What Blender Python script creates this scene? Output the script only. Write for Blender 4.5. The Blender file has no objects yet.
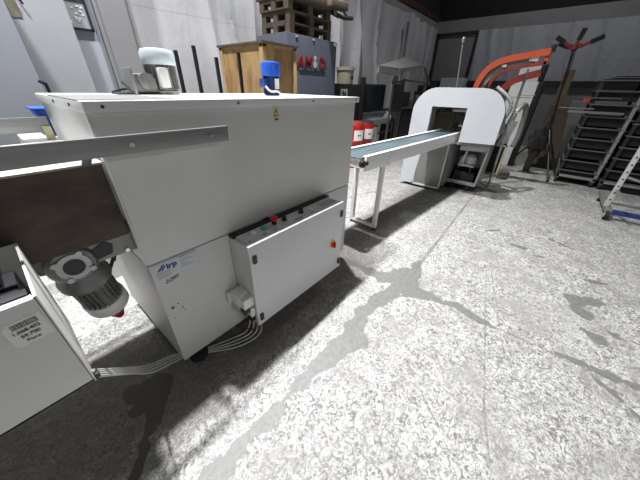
import bpy, bmesh, math, random
from mathutils import Vector, Matrix
random.seed(7)
PI = math.pi
S = bpy.context.scene
COL = S.collection

# ------------------------------------------------------------------ materials
def new_mat(name):
    m = bpy.data.materials.new(name); m.use_nodes = True
    nt = m.node_tree; nt.nodes.clear()
    o = nt.nodes.new('ShaderNodeOutputMaterial'); p = nt.nodes.new('ShaderNodeBsdfPrincipled')
    nt.links.new(p.outputs[0], o.inputs[0])
    return m, nt, p

def coords(nt, scale=(1, 1, 1)):
    t = nt.nodes.new('ShaderNodeTexCoord'); mp = nt.nodes.new('ShaderNodeMapping')
    mp.inputs['Scale'].default_value = scale
    nt.links.new(t.outputs['Object'], mp.inputs[0])
    return mp.outputs[0]

def noise(nt, vec, scale, detail=4, rough=.55, dist=0):
    n = nt.nodes.new('ShaderNodeTexNoise')
    n.inputs['Scale'].default_value = scale; n.inputs['Detail'].default_value = detail
    n.inputs['Roughness'].default_value = rough; n.inputs['Distortion'].default_value = dist
    nt.links.new(vec, n.inputs['Vector'])
    return n.outputs['Fac']

def ramp(nt, fac, stops):
    r = nt.nodes.new('ShaderNodeValToRGB')
    while len(r.color_ramp.elements) < len(stops): r.color_ramp.elements.new(.5)
    for e, (p, c) in zip(r.color_ramp.elements, stops):
        e.position = p; e.color = (c[0], c[1], c[2], 1) if isinstance(c, (tuple, list)) else (c, c, c, 1)
    nt.links.new(fac, r.inputs[0])
    return r.outputs[0]

def mixc(nt, fac, a, b, mode='MIX'):
    m = nt.nodes.new('ShaderNodeMix'); m.data_type = 'RGBA'; m.blend_type = mode
    for sock, v in ((m.inputs[0], fac), (m.inputs[6], a), (m.inputs[7], b)):
        if isinstance(v, (int, float)): sock.default_value = v
        elif isinstance(v, (tuple, list)): sock.default_value = (*v[:3], 1)
        else: nt.links.new(v, sock)
    return m.outputs[2]

def math_n(nt, op, a, b=None, c=None, clamp=False):
    m = nt.nodes.new('ShaderNodeMath'); m.operation = op; m.use_clamp = clamp
    for i, v in enumerate((a, b, c)):
        if v is None: continue
        if isinstance(v, (int, float)): m.inputs[i].default_value = v
        else: nt.links.new(v, m.inputs[i])
    return m.outputs[0]

def bump(nt, p, h, strength=.3, dist=.01):
    b = nt.nodes.new('ShaderNodeBump'); b.inputs['Strength'].default_value = strength
    b.inputs['Distance'].default_value = dist
    nt.links.new(h, b.inputs['Height']); nt.links.new(b.outputs[0], p.inputs['Normal'])

def paint(name, col, rough=.5, metal=0, var=.12, scale=6, bm=.0, dirt=None, stretch=(1, 1, 1)):
    m, nt, p = new_mat(name)
    v = coords(nt, stretch)
    n = noise(nt, v, scale, 5, .6)
    lo = tuple(c * (1 - var) for c in col); hi = tuple(min(1, c * (1 + var * .6)) for c in col)
    c = ramp(nt, n, [(.3, lo), (.7, hi)])
    if dirt:
        d = noise(nt, v, scale * 4, 6, .7)
        c = mixc(nt, ramp(nt, d, [(.62, 0), (.72, .7)]), c, dirt)
    nt.links.new(c, p.inputs['Base Color'])
    p.inputs['Roughness'].default_value = rough; p.inputs['Metallic'].default_value = metal
    if bm: bump(nt, p, noise(nt, v, scale * 8, 3), bm, .005)
    return m

MT = {}
MT['machine'] = paint('machine_grey_paint', (.58, .58, .565), .42, 0, .05, 3, .05)
MT['machine2'] = paint('cabinet_grey_paint', (.64, .65, .65), .4, 0, .04, 3, .05)
MT['lid'] = paint('lid_paint', (.66, .66, .64), .38, 0, .06, 4)
MT['white'] = paint('white_paint', (.8, .8, .78), .4, 0, .04, 4)
MT['arch'] = paint('arch_paint', (.56, .585, .61), .45, 0, .04, 3)
MT['steel'] = paint('brushed_steel', (.27, .27, .27), .42, .5, .12, 5, 0, None, (1, 12, 12))
MT['galv'] = paint('galvanised_steel', (.42, .43, .43), .42, .7, .2, 8)
MT['chrome'] = paint('chrome', (.75, .75, .75), .2, 1, .05, 8)
MT['canopy'] = paint('canopy_grey', (.16, .16, .15), .6, .1, .2, 5)
MT['greymetal'] = paint('grey_metal', (.27, .27, .26), .5, .4, .2, 7)
MT['hoodframe'] = paint('dull_frame_paint', (.13, .13, .12), .5, .3, .2, 7)
MT['cast'] = paint('cast_aluminium', (.2, .2, .19), .5, .55, .35, 20, .25)
MT['castlight'] = paint('light_cast_aluminium', (.33, .33, .32), .42, .5, .35, 24, .3)
MT['dark'] = paint('dark_metal', (.035, .035, .036), .5, .3, .3, 10)
MT['black'] = paint('black_plastic', (.012, .012, .013), .45, 0, .3, 10)
MT['rubber'] = paint('black_rubber', (.015, .015, .015), .75, 0, .3, 10)
MT['rust'] = paint('rusty_brown_plate', (.055, .036, .024), .5, .2, .6, 5, .1, (.11, .08, .05), (1, 1, 2))
MT['blue'] = paint('blue_paint', (.02, .1, .55), .35, 0, .1, 8)
MT['darkblue'] = paint('dark_blue_paint', (.015, .045, .2), .4, 0, .15, 8)
MT['paleblue'] = paint('pale_fan_cover', (.55, .62, .66), .35, 0, .04, 8)
MT['orange'] = paint('orange_paint', (.5, .085, .035), .42, 0, .12, 6)
MT['darkred'] = paint('dark_red_paint', (.24, .03, .018), .5, 0, .2, 6)
MT['red'] = paint('red_paint', (.36, .01, .01), .35, 0, .08, 6)
MT['redplastic'] = paint('red_plastic', (.7, .02, .02), .35, 0, .05, 6)
MT['yellow'] = paint('yellow_plastic', (.8, .6, .05), .45, 0, .05, 6)
MT['paleyellow'] = paint('pale_yellow_paint', (.55, .5, .28), .5, 0, .1, 6)
MT['teal'] = paint('teal_plastic', (.1, .45, .35), .4, 0, .05, 6)
MT['cable'] = paint('white_cable', (.6, .6, .58), .5, 0, .08, 6)
MT['paper'] = paint('paper_label', (.72, .72, .7), .6, 0, .05, 10)
MT['plate'] = paint('silver_name_plate', (.5, .51, .54), .4, .2, .05, 10)
MT['ink'] = paint('black_ink', (.02, .02, .02), .6, 0, .1, 10)
MT['faintink'] = paint('grey_print', (.25, .26, .3), .6, 0, .1, 10)
MT['blueink'] = paint('dark_blue_ink', (.01, .02, .22), .5, 0, .1, 10)
MT['redink'] = paint('red_print', (.22, .006, .01), .5, 0, .1, 10)
MT['greyink'] = paint('grey_logo_print', (.4, .42, .45), .5, 0, .1, 10)
MT['greybox'] = paint('dark_grey_paint', (.07, .08, .105), .5, 0, .1, 4)
MT['panel'] = paint('light_grey_panel', (.29, .305, .34), .55, 0, .06, 1.2)
MT['panel2'] = paint('grey_fabric_panel', (.27, .275, .295), .8, 0, .12, 1.6, .1)
MT['post'] = paint('grey_pillar_paint', (.2, .2, .205), .6, 0, .06, 2)
MT['shelf'] = paint('black_tray', (.012, .012, .014), .85, 0, .3, 6)
MT['trayedge'] = paint('grey_tray_edge', (.16, .16, .17), .45, .5, .25, 9)
MT['roll'] = paint('grey_film_roll', (.42, .44, .46), .35, 0, .1, 5)
MT['card'] = paint('brown_cardboard', (.2, .15, .09), .8, 0, .15, 5)
MT['brownpanel'] = paint('dull_brown_board', (.085, .07, .045), .75, 0, .2, 4)
MT['bag'] = paint('dark_cloth', (.03, .028, .024), .85, 0, .3, 14, .3)
MT['beige'] = paint('beige_plastic', (.27, .25, .19), .6, 0, .12, 5)
MT['glass'] = paint('dark_screen', (.02, .022, .026), .12, 0, .2, 3)
MT['wallpaint'] = paint('grey_wall_paint', (.2, .2, .2), .8, 0, .12, 1.5, .1)
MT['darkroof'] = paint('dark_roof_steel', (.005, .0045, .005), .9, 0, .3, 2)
MT['reddark'] = paint('dark_red_steel', (.06, .02, .02), .6, .1, .3, 2)
MT['pallet'] = None

def wood(name, a, b, scale=(1, 1, 1), rings=9):
    m, nt, p = new_mat(name)
    v = coords(nt, scale)
    w = noise(nt, v, rings, 5, .6, 1.6)
    c = ramp(nt, w, [(.32, b), (.52, a), (.7, tuple(q * 1.08 for q in a))])
    nt.links.new(c, p.inputs['Base Color']); p.inputs['Roughness'].default_value = .7
    return m
MT['ply'] = wood('crate_plywood', (.42, .27, .12), (.25, .14, .05), (1, 1, .35), 4)
MT['frame_wood'] = wood('crate_batten_wood', (.42, .28, .13), (.3, .18, .08), (1, 1, .3), 8)
MT['pallet'] = wood('pallet_wood', (.11, .088, .062), (.06, .046, .032), (1, 1, 1), 6)
MT['plank'] = wood('plank_wood', (.2, .15, .09), (.13, .09, .05), (1, 1, .2), 6)

def belt_mat():
    m, nt, p = new_mat('teal_conveyor_belt')
    v = coords(nt, (.6, 10, 1))
    c = ramp(nt, noise(nt, v, 3, 4), [(.3, (.05, .075, .085)), (.7, (.12, .165, .18))])
    nt.links.new(c, p.inputs['Base Color']); p.inputs['Roughness'].default_value = .42
    return m
MT['belt'] = belt_mat()

def sheet_mat(name, col, streak=.5):
    m, nt, p = new_mat(name)
    v = coords(nt, (1, 1, .22))
    n1 = noise(nt, v, 2.0, 6, .65, .8)
    v2 = coords(nt, (1, 1, 1)); n2 = noise(nt, v2, 5, 5, .6, .5)
    c = ramp(nt, n1, [(.3, tuple(x * .93 for x in col)), (.6, col), (.78, tuple(min(1, x * 1.08) for x in col))])
    # seams of the sheeting, one every 1.3 m up and 2 m along
    sp = nt.nodes.new('ShaderNodeSeparateXYZ'); nt.links.new(v2, sp.inputs[0])
    z = math_n(nt, 'FRACT', math_n(nt, 'MULTIPLY', sp.outputs[2], .8))
    zl = math_n(nt, 'LESS_THAN', z, .012)
    c = mixc(nt, math_n(nt, 'MULTIPLY', zl, .35), c, tuple(x * .5 for x in col))
    nt.links.new(c, p.inputs['Base Color'])
    p.inputs['Roughness'].default_value = .42
    h = math_n(nt, 'ADD', n1, math_n(nt, 'MULTIPLY', n2, .2))
    bump(nt, p, h, .8, .07 * streak)
    return m
MT['sheet'] = sheet_mat('white_wall_sheeting', (.36, .36, .375))
MT['sheet2'] = sheet_mat('grey_wall_sheeting', (.35, .365, .40), 1.2)

# floor: pale worn concrete, grey filler along the joints
def floor_mat():
    m, nt, p = new_mat('worn_concrete_floor')
    v = coords(nt)
    big = noise(nt, v, 1.1, 5, .6)
    cl = noise(nt, v, 3.2, 6, .65, .5)
    spk = noise(nt, v, 30, 9, .74, 1.5)
    fine = noise(nt, v, 120, 6, .75)
    scr = noise(nt, coords(nt, (1.4, 2.2, 1)), 16, 9, .78, 3.0)
    base = ramp(nt, spk, [(.38, (.07, .068, .062)), (.445, (.20, .198, .19)), (.49, (.46, .458, .45)), (.55, (.62, .617, .605)), (.66, (.70, .697, .685))])
    base = mixc(nt, ramp(nt, scr, [(.42, .9), (.465, 0)]), base, (.11, .108, .10))
    rg = noise(nt, coords(nt, (1, 1.5, 1)), 13, 5, .6, 1.0)
    rg = math_n(nt, 'ABSOLUTE', math_n(nt, 'SUBTRACT', rg, .5))
    rgm = math_n(nt, 'MULTIPLY', ramp(nt, rg, [(.006, 1), (.02, 0)]), ramp(nt, noise(nt, v, 5, 4, .7), [(.42, 0), (.55, .85)]))
    base = mixc(nt, rgm, base, (.12, .118, .11))
    base = mixc(nt, ramp(nt, fine, [(.38, .6), (.49, 0)]), base, (.16, .155, .145))
    base = mixc(nt, ramp(nt, cl, [(.35, .65), (.55, 0)]), base, (.22, .216, .205))
    base = mixc(nt, ramp(nt, big, [(.42, .0), (.7, .35)]), base, (.33, .325, .31))
    # scuff lines
    wv = nt.nodes.new('ShaderNodeTexVoronoi'); wv.feature = 'DISTANCE_TO_EDGE'; wv.inputs['Scale'].default_value = 1.3
    dv = nt.nodes.new('ShaderNodeVectorMath'); dv.operation = 'ADD'
    nz = nt.nodes.new('ShaderNodeTexNoise'); nz.inputs['Scale'].default_value = 2; nt.links.new(v, nz.inputs[0])
    nt.links.new(v, dv.inputs[0]); nt.links.new(nz.outputs['Color'], dv.inputs[1]); nt.links.new(dv.outputs[0], wv.inputs[0])
    base = mixc(nt, ramp(nt, wv.outputs['Distance'], [(.0, .55), (.012, 0)]), base, (.22, .215, .205))
    # wobble for patch outlines
    wob = noise(nt, v, 6, 3, .55)
    wobs = math_n(nt, 'MULTIPLY', math_n(nt, 'SUBTRACT', wob, .5), .2)
    sep = nt.nodes.new('ShaderNodeSeparateXYZ'); nt.links.new(v, sep.inputs[0])
    px, py = sep.outputs[0], sep.outputs[1]
    def seg(x0, y0, x1, y1, w0, w1):
        dx, dy = x1 - x0, y1 - y0; L2 = dx * dx + dy * dy + 1e-9
        t = math_n(nt, 'ADD', math_n(nt, 'MULTIPLY', math_n(nt, 'SUBTRACT', px, x0), dx / L2),
                   math_n(nt, 'MULTIPLY', math_n(nt, 'SUBTRACT', py, y0), dy / L2), clamp=True)
        ex = math_n(nt, 'SUBTRACT', px, math_n(nt, 'MULTIPLY_ADD', t, dx, x0))
        ey = math_n(nt, 'SUBTRACT', py, math_n(nt, 'MULTIPLY_ADD', t, dy, y0))
        d = math_n(nt, 'SQRT', math_n(nt, 'ADD', math_n(nt, 'MULTIPLY', ex, ex), math_n(nt, 'MULTIPLY', ey, ey)))
        return math_n(nt, 'SUBTRACT', d, math_n(nt, 'MULTIPLY_ADD', t, w1 - w0, w0))
    def union(lst):
        r = lst[0]
        for q in lst[1:]: r = math_n(nt, 'MINIMUM', r, q)
        return r
    thick = union([seg(*a) for a in SEGS])
    mask = math_n(nt, 'LESS_THAN', math_n(nt, 'ADD', thick, wobs), 0)
    filler = ramp(nt, noise(nt, v, 30, 3), [(.3, (.135, .135, .13)), (.7, (.18, .18, .176))])
    base = mixc(nt, math_n(nt, 'MULTIPLY', mask, .92), base, filler)
    thin = union([seg(*a) for a in LINES])
    wob2 = math_n(nt, 'MULTIPLY', math_n(nt, 'SUBTRACT', wob, .5), .02)
    mask2 = math_n(nt, 'LESS_THAN', math_n(nt, 'ADD', thin, wob2), 0)
    base = mixc(nt, math_n(nt, 'MULTIPLY', mask2, ramp(nt, cl, [(.38, .15), (.55, .8)])), base, (.14, .14, .135))
    # dark oily stain by the machine foot
    st = union([seg(*a) for a in STAIN])
    mask3 = math_n(nt, 'LESS_THAN', math_n(nt, 'ADD', st, math_n(nt, 'MULTIPLY', wobs, .6)), 0)
    base = mixc(nt, math_n(nt, 'MULTIPLY', mask3, .93), base, (.045, .045, .045))
    # shade around and under the machines, painted into the floor colour
    dz = union([seg(*a) for a in FLOOR_SHADE])
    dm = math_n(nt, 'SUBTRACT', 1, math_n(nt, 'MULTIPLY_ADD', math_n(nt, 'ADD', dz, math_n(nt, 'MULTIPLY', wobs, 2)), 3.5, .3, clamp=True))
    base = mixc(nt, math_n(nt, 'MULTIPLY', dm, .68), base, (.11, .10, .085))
    nt.links.new(base, p.inputs['Base Color'])
    rr = mixc(nt, mask, (.62, .62, .62), (.5, .5, .5)); nt.links.new(rr, p.inputs['Roughness'])
    bump(nt, p, math_n(nt, 'ADD', spk, fine), .25, .004)
    return m
SEGS = [(2.02, 1.32, 2.0, .8, .03, .05), (2.0, .8, 2.25, .62, .09, .12), (2.25, .62, 2.0, .55, .12, .10), (2.4, .6, 2.7, .66, .06, .0),
        (2.05, .6, 1.45, .70, .10, .05), (1.5, .69, 1.15, .64, .06, .09), (1.15, .64, .95, .68, .09, .07), (1.22, .6, 1.2, .5, .05, .02), (.95, .68, .55, .69, .05, .035), (.55, .69, .05, .70, .035, .05),
        (2.05, .45, 2.08, .15, .07, .05), (2.08, .15, 2.04, -.28, .055, .012), (2.08, -.6, 2.1, -1.3, .012, .05), (2.08, -.7, 1.75, -1.1, .012, .015),
        (2.90, -.72, 3.02, -.86, .08, .06), (2.76, -.74, 2.72, -.78, .07, .06), (2.50, -.76, 2.45, -.84, .05, .06), (2.62, -.9, 2.6, -.95, .03, .03),
        (3.7, -.12, 3.7, -.24, .04, .03), (3.57, -.32, 3.6, -.42, .03, .02), (3.9, .2, 4.0, .1, .03, .03), (3.38, -.82, 3.42, -.98, .02, .02), (4.2, -.5, 4.1, -.7, .03, .02)]
LINES = [(2.05, -.2, 2.10, -3, .006, .006), (2.4, .6, 5.0, .67, .02, .012), (5.0, .67, 12, .8, .012, .02), (2.1, -.72, 1.75, -1.1, .006, .004),
         (3.9, .2, 1.26, -.27, .001, .004), (3.2, .05, 1.8, -.3, .003, .003), (1.9, .9, .9, -.2, .003, .003), (1.26, -.27, 1.0, -.35, .012, .002),
         (1.5, .2, 1.5, -.6, .004, .002), (6, .9, 6, -3, .006, .006)]
STAIN = [(.1, 1.37, .02, 1.24, .075, .06), (-.03, 1.40, .05, 1.33, .04, .05), (.13, 1.36, .02, 1.42, .05, .045), (.12, 1.38, .04, 1.27, .04, .06), (.05, 1.27, -.02, 1.16, .05, .045), (-.02, 1.16, -.1, 1.10, .045, .035), (-.04, 1.45, .05, 1.40, .03, .04), (-.04, 1.3, .03, 1.3, .04, .05), (-.08, 1.08, -.2, .96, .02, .03)]
FLOOR_SHADE = [(-1.2, 1.45, 2.0, 1.35, .42, .3), (2.0, 1.45, 4.8, 1.5, .2, .2), (5.5, 1.2, 6.4, 1.0, .4, .3)]  # zones where the floor colour is darkened to deepen the machines' shadow

# ------------------------------------------------------------------ builders
class MB:
    def __init__(s): s.bm = bmesh.new()
    def box(s, lo, hi, bev=0, seg=2):
        b = bmesh.new()
        bmesh.ops.create_cube(b, size=1)
        c = [(lo[i] + hi[i]) / 2 for i in range(3)]; d = [abs(hi[i] - lo[i]) for i in range(3)]
        for v in b.verts: v.co = Vector((c[i] + v.co[i] * d[i] for i in range(3)))
        if bev: bmesh.ops.bevel(b, geom=b.edges[:], offset=bev, segments=seg, affect='EDGES', profile=.6)
        s.merge(b); return s
    def merge(s, b, M=None):
        if M is not None: b.transform(M)
        me = bpy.data.meshes.new('t'); b.to_mesh(me); b.free(); s.bm.from_mesh(me); bpy.data.meshes.remove(me)
    def cyl(s, a, b_, r, r2=None, n=20, cap=True):
        a, b_ = Vector(a), Vector(b_); d = b_ - a
        b = bmesh.new()
        bmesh.ops.create_cone(b, cap_ends=cap, segments=n, radius1=r, radius2=r if r2 is None else r2, depth=d.length)
        M = Matrix.Translation((a + b_) / 2) @ Vector((0, 0, 1)).rotation_difference(d.normalized()).to_matrix().to_4x4()
        s.merge(b, M); return s
    def bar(s, a, b_, w, h, side=(0, 0, 1)):
        """square bar from a to b_, w across, h along the given side vector"""
        a, b_ = Vector(a), Vector(b_); d = (b_ - a).normalized()
        u = Vector(side); u = (u - d * u.dot(d))
        if u.length < 1e-4: u = Vector((1, 0, 0)); u = u - d * u.dot(d)
        u.normalize(); w_ = d.cross(u)
        vs = [s.bm.verts.new(q + u * (sy * h / 2) + w_ * (sx * w / 2)) for q in (a, b_) for sx, sy in ((-1, -1), (1, -1), (1, 1), (-1, 1))]
        for f in ((3, 2, 1, 0), (4, 5, 6, 7), (0, 1, 5, 4), (1, 2, 6, 5), (2, 3, 7, 6), (3, 0, 4, 7)):
            s.bm.faces.new([vs[i] for i in f])
        return s
    def prism(s, pts, off):
        off = Vector(off)
        a = [s.bm.verts.new(Vector(p)) for p in pts]; b = [s.bm.verts.new(Vector(p) + off) for p in pts]
        n = len(pts)
        fs = [s.bm.faces.new(a), s.bm.faces.new(b[::-1])]
        for i in range(n): fs.append(s.bm.faces.new((a[i], b[i], b[(i + 1) % n], a[(i + 1) % n])))
        return s
    def tube(s, pts, r, n=8, smooth=True):
        pts = [Vector(p) for p in pts]
        if smooth and len(pts) > 2:
            out = []
            for i in range(len(pts) - 1):
                p0 = pts[max(i - 1, 0)]; p1 = pts[i]; p2 = pts[i + 1]; p3 = pts[min(i + 2, len(pts) - 1)]
                for k in range(6):
                    t = k / 6
                    out.append(.5 * ((2 * p1) + (p2 - p0) * t + (2 * p0 - 5 * p1 + 4 * p2 - p3) * t * t + (3 * p1 - p0 - 3 * p2 + p3) * t ** 3))
            out.append(pts[-1]); pts = out
        rings = []
        for i, p in enumerate(pts):
            d = (pts[min(i + 1, len(pts) - 1)] - pts[max(i - 1, 0)]).normalized()
            u = Vector((0, 0, 1)) if abs(d.z) < .9 else Vector((1, 0, 0))
            u = (u - d * u.dot(d)).normalized(); w = d.cross(u)
            rings.append([s.bm.verts.new(p + (u * math.cos(2 * PI * k / n) + w * math.sin(2 * PI * k / n)) * r) for k in range(n)])
        for a, b in zip(rings, rings[1:]):
            for k in range(n): s.bm.faces.new((a[k], a[(k + 1) % n], b[(k + 1) % n], b[k]))
        s.bm.faces.new(rings[0][::-1]); s.bm.faces.new(rings[-1])
        return s
    def ribbon(s, pts, half, off):
        """thick band following pts (in a plane with normal off), half its half-width"""
        off = Vector(off); nrm = off.normalized(); P = [Vector(p) for p in pts]
        L, R_ = [], []
        for i, p in enumerate(P):
            d = (P[min(i + 1, len(P) - 1)] - P[max(i - 1, 0)]).normalized(); w = nrm.cross(d)
            L.append(p + w * half); R_.append(p - w * half)
        for i in range(len(P) - 1):
            pass
        va = [s.bm.verts.new(p) for p in L]; vb = [s.bm.verts.new(p) for p in R_]
        vc = [s.bm.verts.new(p + off) for p in L]; vd = [s.bm.verts.new(p + off) for p in R_]
        f = s.bm.faces.new
        for i in range(len(P) - 1):
            f((va[i], va[i + 1], vb[i + 1], vb[i])); f((vc[i], vd[i], vd[i + 1], vc[i + 1]))
            f((va[i], vc[i], vc[i + 1], va[i + 1])); f((vb[i], vb[i + 1], vd[i + 1], vd[i]))
        f((va[0], vb[0], vd[0], vc[0])); f((va[-1], vc[-1], vd[-1], vb[-1]))
        return s
    def lathe(s, c, prof, n=28, axis=(0, 0, 1)):
        q = Vector((0, 0, 1)).rotation_difference(Vector(axis).normalized()).to_matrix(); c = Vector(c)
        rings = [[s.bm.verts.new(c + q @ Vector((r * math.cos(2 * PI * k / n), r * math.sin(2 * PI * k / n), z))) for k in range(n)] for r, z in prof]
        for a, b in zip(rings, rings[1:]):
            for k in range(n): s.bm.faces.new((a[k], a[(k + 1) % n], b[(k + 1) % n], b[k]))
        s.bm.faces.new(rings[0][::-1]); s.bm.faces.new(rings[-1])
        return s
    def build(s, name, mat, parent=None, loc=None, smooth=True):
        bmesh.ops.recalc_face_normals(s.bm, faces=s.bm.faces[:])
        root = Vector((0, 0, 0)); q = parent
        while q: root += Vector(q.location); q = q.parent
        if loc is not None: root = Vector(loc)
        for v in s.bm.verts: v.co -= root
        me = bpy.data.meshes.new(name); s.bm.to_mesh(me); s.bm.free()
        if smooth:
            for p in me.polygons: p.use_smooth = True
            me.set_sharp_from_angle(angle=math.radians(35))
        me.materials.append(MT[mat] if isinstance(mat, str) else mat)
        o = bpy.data.objects.new(name, me); COL.objects.link(o)
        if parent: o.parent = parent
        elif loc is not None: o.location = loc
        return o

SPLIT = {'screw', 'screw_hole', 'button_label', 'bolt', 'rail_arm', 'fitting', 'clip', 'inner_rail', 'piston', 'print_line', 'cross_bar', 'brace', 'edge_mark', 'drive_shaft', 'guide_roller', 'bed_seam', 'levelling_foot', 'connector_plate', 'frame_bar', 'batten', 'gear_unit', 'side_bracket', 'runner'}
_build = MB.build
def build_split(s, name, mat, parent=None, loc=None, smooth=True):
    if name not in SPLIT or parent is None: return _build(s, name, mat, parent, loc, smooth)
    left = set(s.bm.verts); last = None; groups = []
    while left:
        st = [left.pop()]; g = list(st)
        while st:
            v = st.pop()
            for e in v.link_edges:
                q = e.other_vert(v)
                if q in left: left.discard(q); st.append(q); g.append(q)
        groups.append(g)
    # boxes that touch stay one piece
    for g in groups:
        m = MB(); mp = {v: m.bm.verts.new(v.co) for v in g}; done = set()
        for v in g:
            for f in v.link_faces:
                if f not in done: done.add(f); m.bm.faces.new([mp[w_] for w_ in f.verts])
        last = _build(m, name, mat, parent, loc, smooth)
    return last
MB.build = build_split

def tag(o, label=None, cat=None, group=None, kind=None):
    if label: o['label'] = label
    if cat: o['category'] = cat
    if group: o['group'] = group
    if kind: o['kind'] = kind
    return o
def thing(name, label, cat, loc, group=None):
    o = bpy.data.objects.new(name, None); COL.objects.link(o); o.location = loc; o.empty_display_size = .1
    return tag(o, label, cat, group)
def copy_tree(o, parent=None):
    c = o.copy(); COL.objects.link(c); c.parent = parent
    for ch in list(o.children): copy_tree(ch, c)
    return c
def text(name, body, size, mat, parent, origin, xdir, updir, thick=.0008, shear=0, bold=0, sx=1):
    cu = bpy.data.curves.new('t', 'FONT'); cu.body = body; cu.size = size; cu.extrude = thick; cu.shear = shear; cu.offset = bold
    ob = bpy.data.objects.new('t', cu); COL.objects.link(ob)
    bpy.context.view_layer.update()
    me = bpy.data.meshes.new_from_object(ob.evaluated_get(bpy.context.evaluated_depsgraph_get()))
    bpy.data.objects.remove(ob)
    x = Vector(xdir).normalized(); u = Vector(updir).normalized(); n = x.cross(u)
    root = Vector((0, 0, 0)); q = parent
    while q: root += Vector(q.location); q = q.parent
    M = Matrix.Translation(Vector(origin) - root) @ Matrix((x, u, n)).transposed().to_4x4() @ Matrix.Diagonal((sx, 1, 1, 1))
    me.transform(M); me.name = name; me.materials.clear(); me.materials.append(MT[mat])
    o = bpy.data.objects.new(name, me); COL.objects.link(o); o.parent = parent
    return o

# ------------------------------------------------------------------ the hall
WY, WX, WT, CZ = 4.6, 12.4, 3.86, 8.2
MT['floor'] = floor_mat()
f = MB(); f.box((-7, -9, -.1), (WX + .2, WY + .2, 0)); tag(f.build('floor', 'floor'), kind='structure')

def draped(axis, a0, a1, z0, z1, at, amp, mat, name, seed, nx=160, nz=30, sign=-1):
    """wall covered with loosely hung sheeting: real folds"""
    r = random.Random(seed)
    folds = [(r.uniform(a0, a1), r.uniform(.04, .16), r.uniform(.3, 1), r.uniform(-.25, .25)) for _ in range(int((a1 - a0) * 2.2))]
    bm = bmesh.new(); g = []
    for i in range(nx + 1):
        row = []
        for k in range(nz + 1):
            a = a0 + (a1 - a0) * i / nx; z = z0 + (z1 - z0) * k / nz
            h = sum(s_ * math.exp(-((a - c + sl * (z - 2)) / w) ** 2) for c, w, s_, sl in folds)
            h += .25 * math.sin(a * 5.1 + 1.3 * math.sin(z * 1.7 + seed)) + .15 * math.sin(z * 3.3 + a)
            d = at + sign * (.04 + amp * min(max(h, -.6), 1.5))
            row.append(bm.verts.new((a, d, z) if axis == 'x' else (d, a, z)))
        g.append(row)
    for i in range(nx):
        for k in range(nz): bm.faces.new((g[i][k], g[i + 1][k], g[i + 1][k + 1], g[i][k + 1]))
    back = at
    m = MB(); m.bm = bm
    if axis == 'x': m.box((a0, at + .02, z0), (a1, at + .2, z1))
    else: m.box((at + .02, a0, z0), (at + .2, a1, z1))
    return tag(m.build(name, mat), kind='structure')
draped('x', -7, WX, 0, 3.66, WY, .13, 'sheet', 'wall_left', 3, 420, 30)
draped('y', -9, 3.05, 2.0, 3.5, WX, .06, 'sheet2', 'wall_back', 5, 260, 16)
m = MB(); m.box((WX, -9, 0), (WX + .2, WY + .2, 2.0)); m.box((WX, 3.05, 2.0), (WX + .2, WY + .2, 3.5)); m.box((WX - .03, -9, 3.5), (WX + .2, WY, WT))
tag(m.build('wall_back', 'wallpaint'), kind='structure')
m = MB(); m.box((-7, WY - .02, 3.66), (WX, WY + .2, WT)); tag(m.build('trim_1', 'wallpaint'), kind='structure')
m = MB(); m.box((-7, WY - .06, WT), (WX, WY + .2, WT + .14)); tag(m.build('trim_2', 'reddark'), kind='structure')
m = MB(); m.box((WX - .12, -9, 1.84), (WX, 4.4, 2.0)); tag(m.build('trim_3', 'dark'), kind='structure')
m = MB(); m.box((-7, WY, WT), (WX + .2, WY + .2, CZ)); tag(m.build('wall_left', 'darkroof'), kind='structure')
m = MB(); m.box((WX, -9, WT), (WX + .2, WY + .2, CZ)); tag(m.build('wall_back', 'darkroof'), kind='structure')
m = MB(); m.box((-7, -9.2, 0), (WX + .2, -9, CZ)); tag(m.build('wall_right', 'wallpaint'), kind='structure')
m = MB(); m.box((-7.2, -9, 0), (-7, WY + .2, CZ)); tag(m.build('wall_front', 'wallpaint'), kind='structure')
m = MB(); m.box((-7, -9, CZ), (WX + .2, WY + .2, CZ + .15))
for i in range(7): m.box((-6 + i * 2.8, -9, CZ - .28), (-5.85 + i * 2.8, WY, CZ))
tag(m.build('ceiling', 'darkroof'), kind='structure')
# recessed opening in the back wall corner: dark jambs round a grey sheet
m = MB()
m.box((WX - .07, 4.42, 1.84), (WX, 4.52, 3.5)); m.box((WX - .07, 3.1, 3.42), (WX, 4.52, 3.5))
m.box((WX - .05, 3.08, 1.84), (WX, 3.14, 3.42))
tag(m.build('door_1', 'dark'), kind='structure')
# pillar on the left wall
m = MB(); m.box((1.28, 4.28, 0), (1.62, WY, WT)); m.box((1.26, 4.26, 0), (1.29, 4.29, WT)); m.box((1.61, 4.26, 0), (1.64, 4.29, WT))
tag(m.build('trim_4', 'post'), kind='structure')

# high-bay lamps (hang above the frame), plus one added fill lamp
lampm, nt, p = new_mat('lamp_glow'); nt.nodes.remove(p)
em = nt.nodes.new('ShaderNodeEmission'); em.inputs[1].default_value = 30; nt.links.new(em.outputs[0], nt.nodes[0].inputs[0])
MT['glow'] = lampm
def bay(x, y, z, power, size=.3, label='', spread=114):
    t = thing('high_bay_lamp', label, 'lamp', (x, y, z), 'high bay lamps under the roof')
    MB().lathe((x, y, z), [(.25, 0.0), (.26, .03), (.12, .16), (.08, .28), (.03, .30)], 24).build('housing', 'dark', t)
    MB().cyl((x, y, z + .3), (x, y, CZ - .29), .012, n=8).build('chain', 'dark', t)
    L = bpy.data.lights.new('lamp_light', 'AREA'); L.shape = 'DISK'; L.size = size; L.energy = power; L.color = (.985, .99, 1); L.spread = math.radians(spread)
    o = bpy.data.objects.new('lamp_light', L); COL.objects.link(o); o.location = (0, 0, -.02); o.parent = t
    return t
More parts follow.
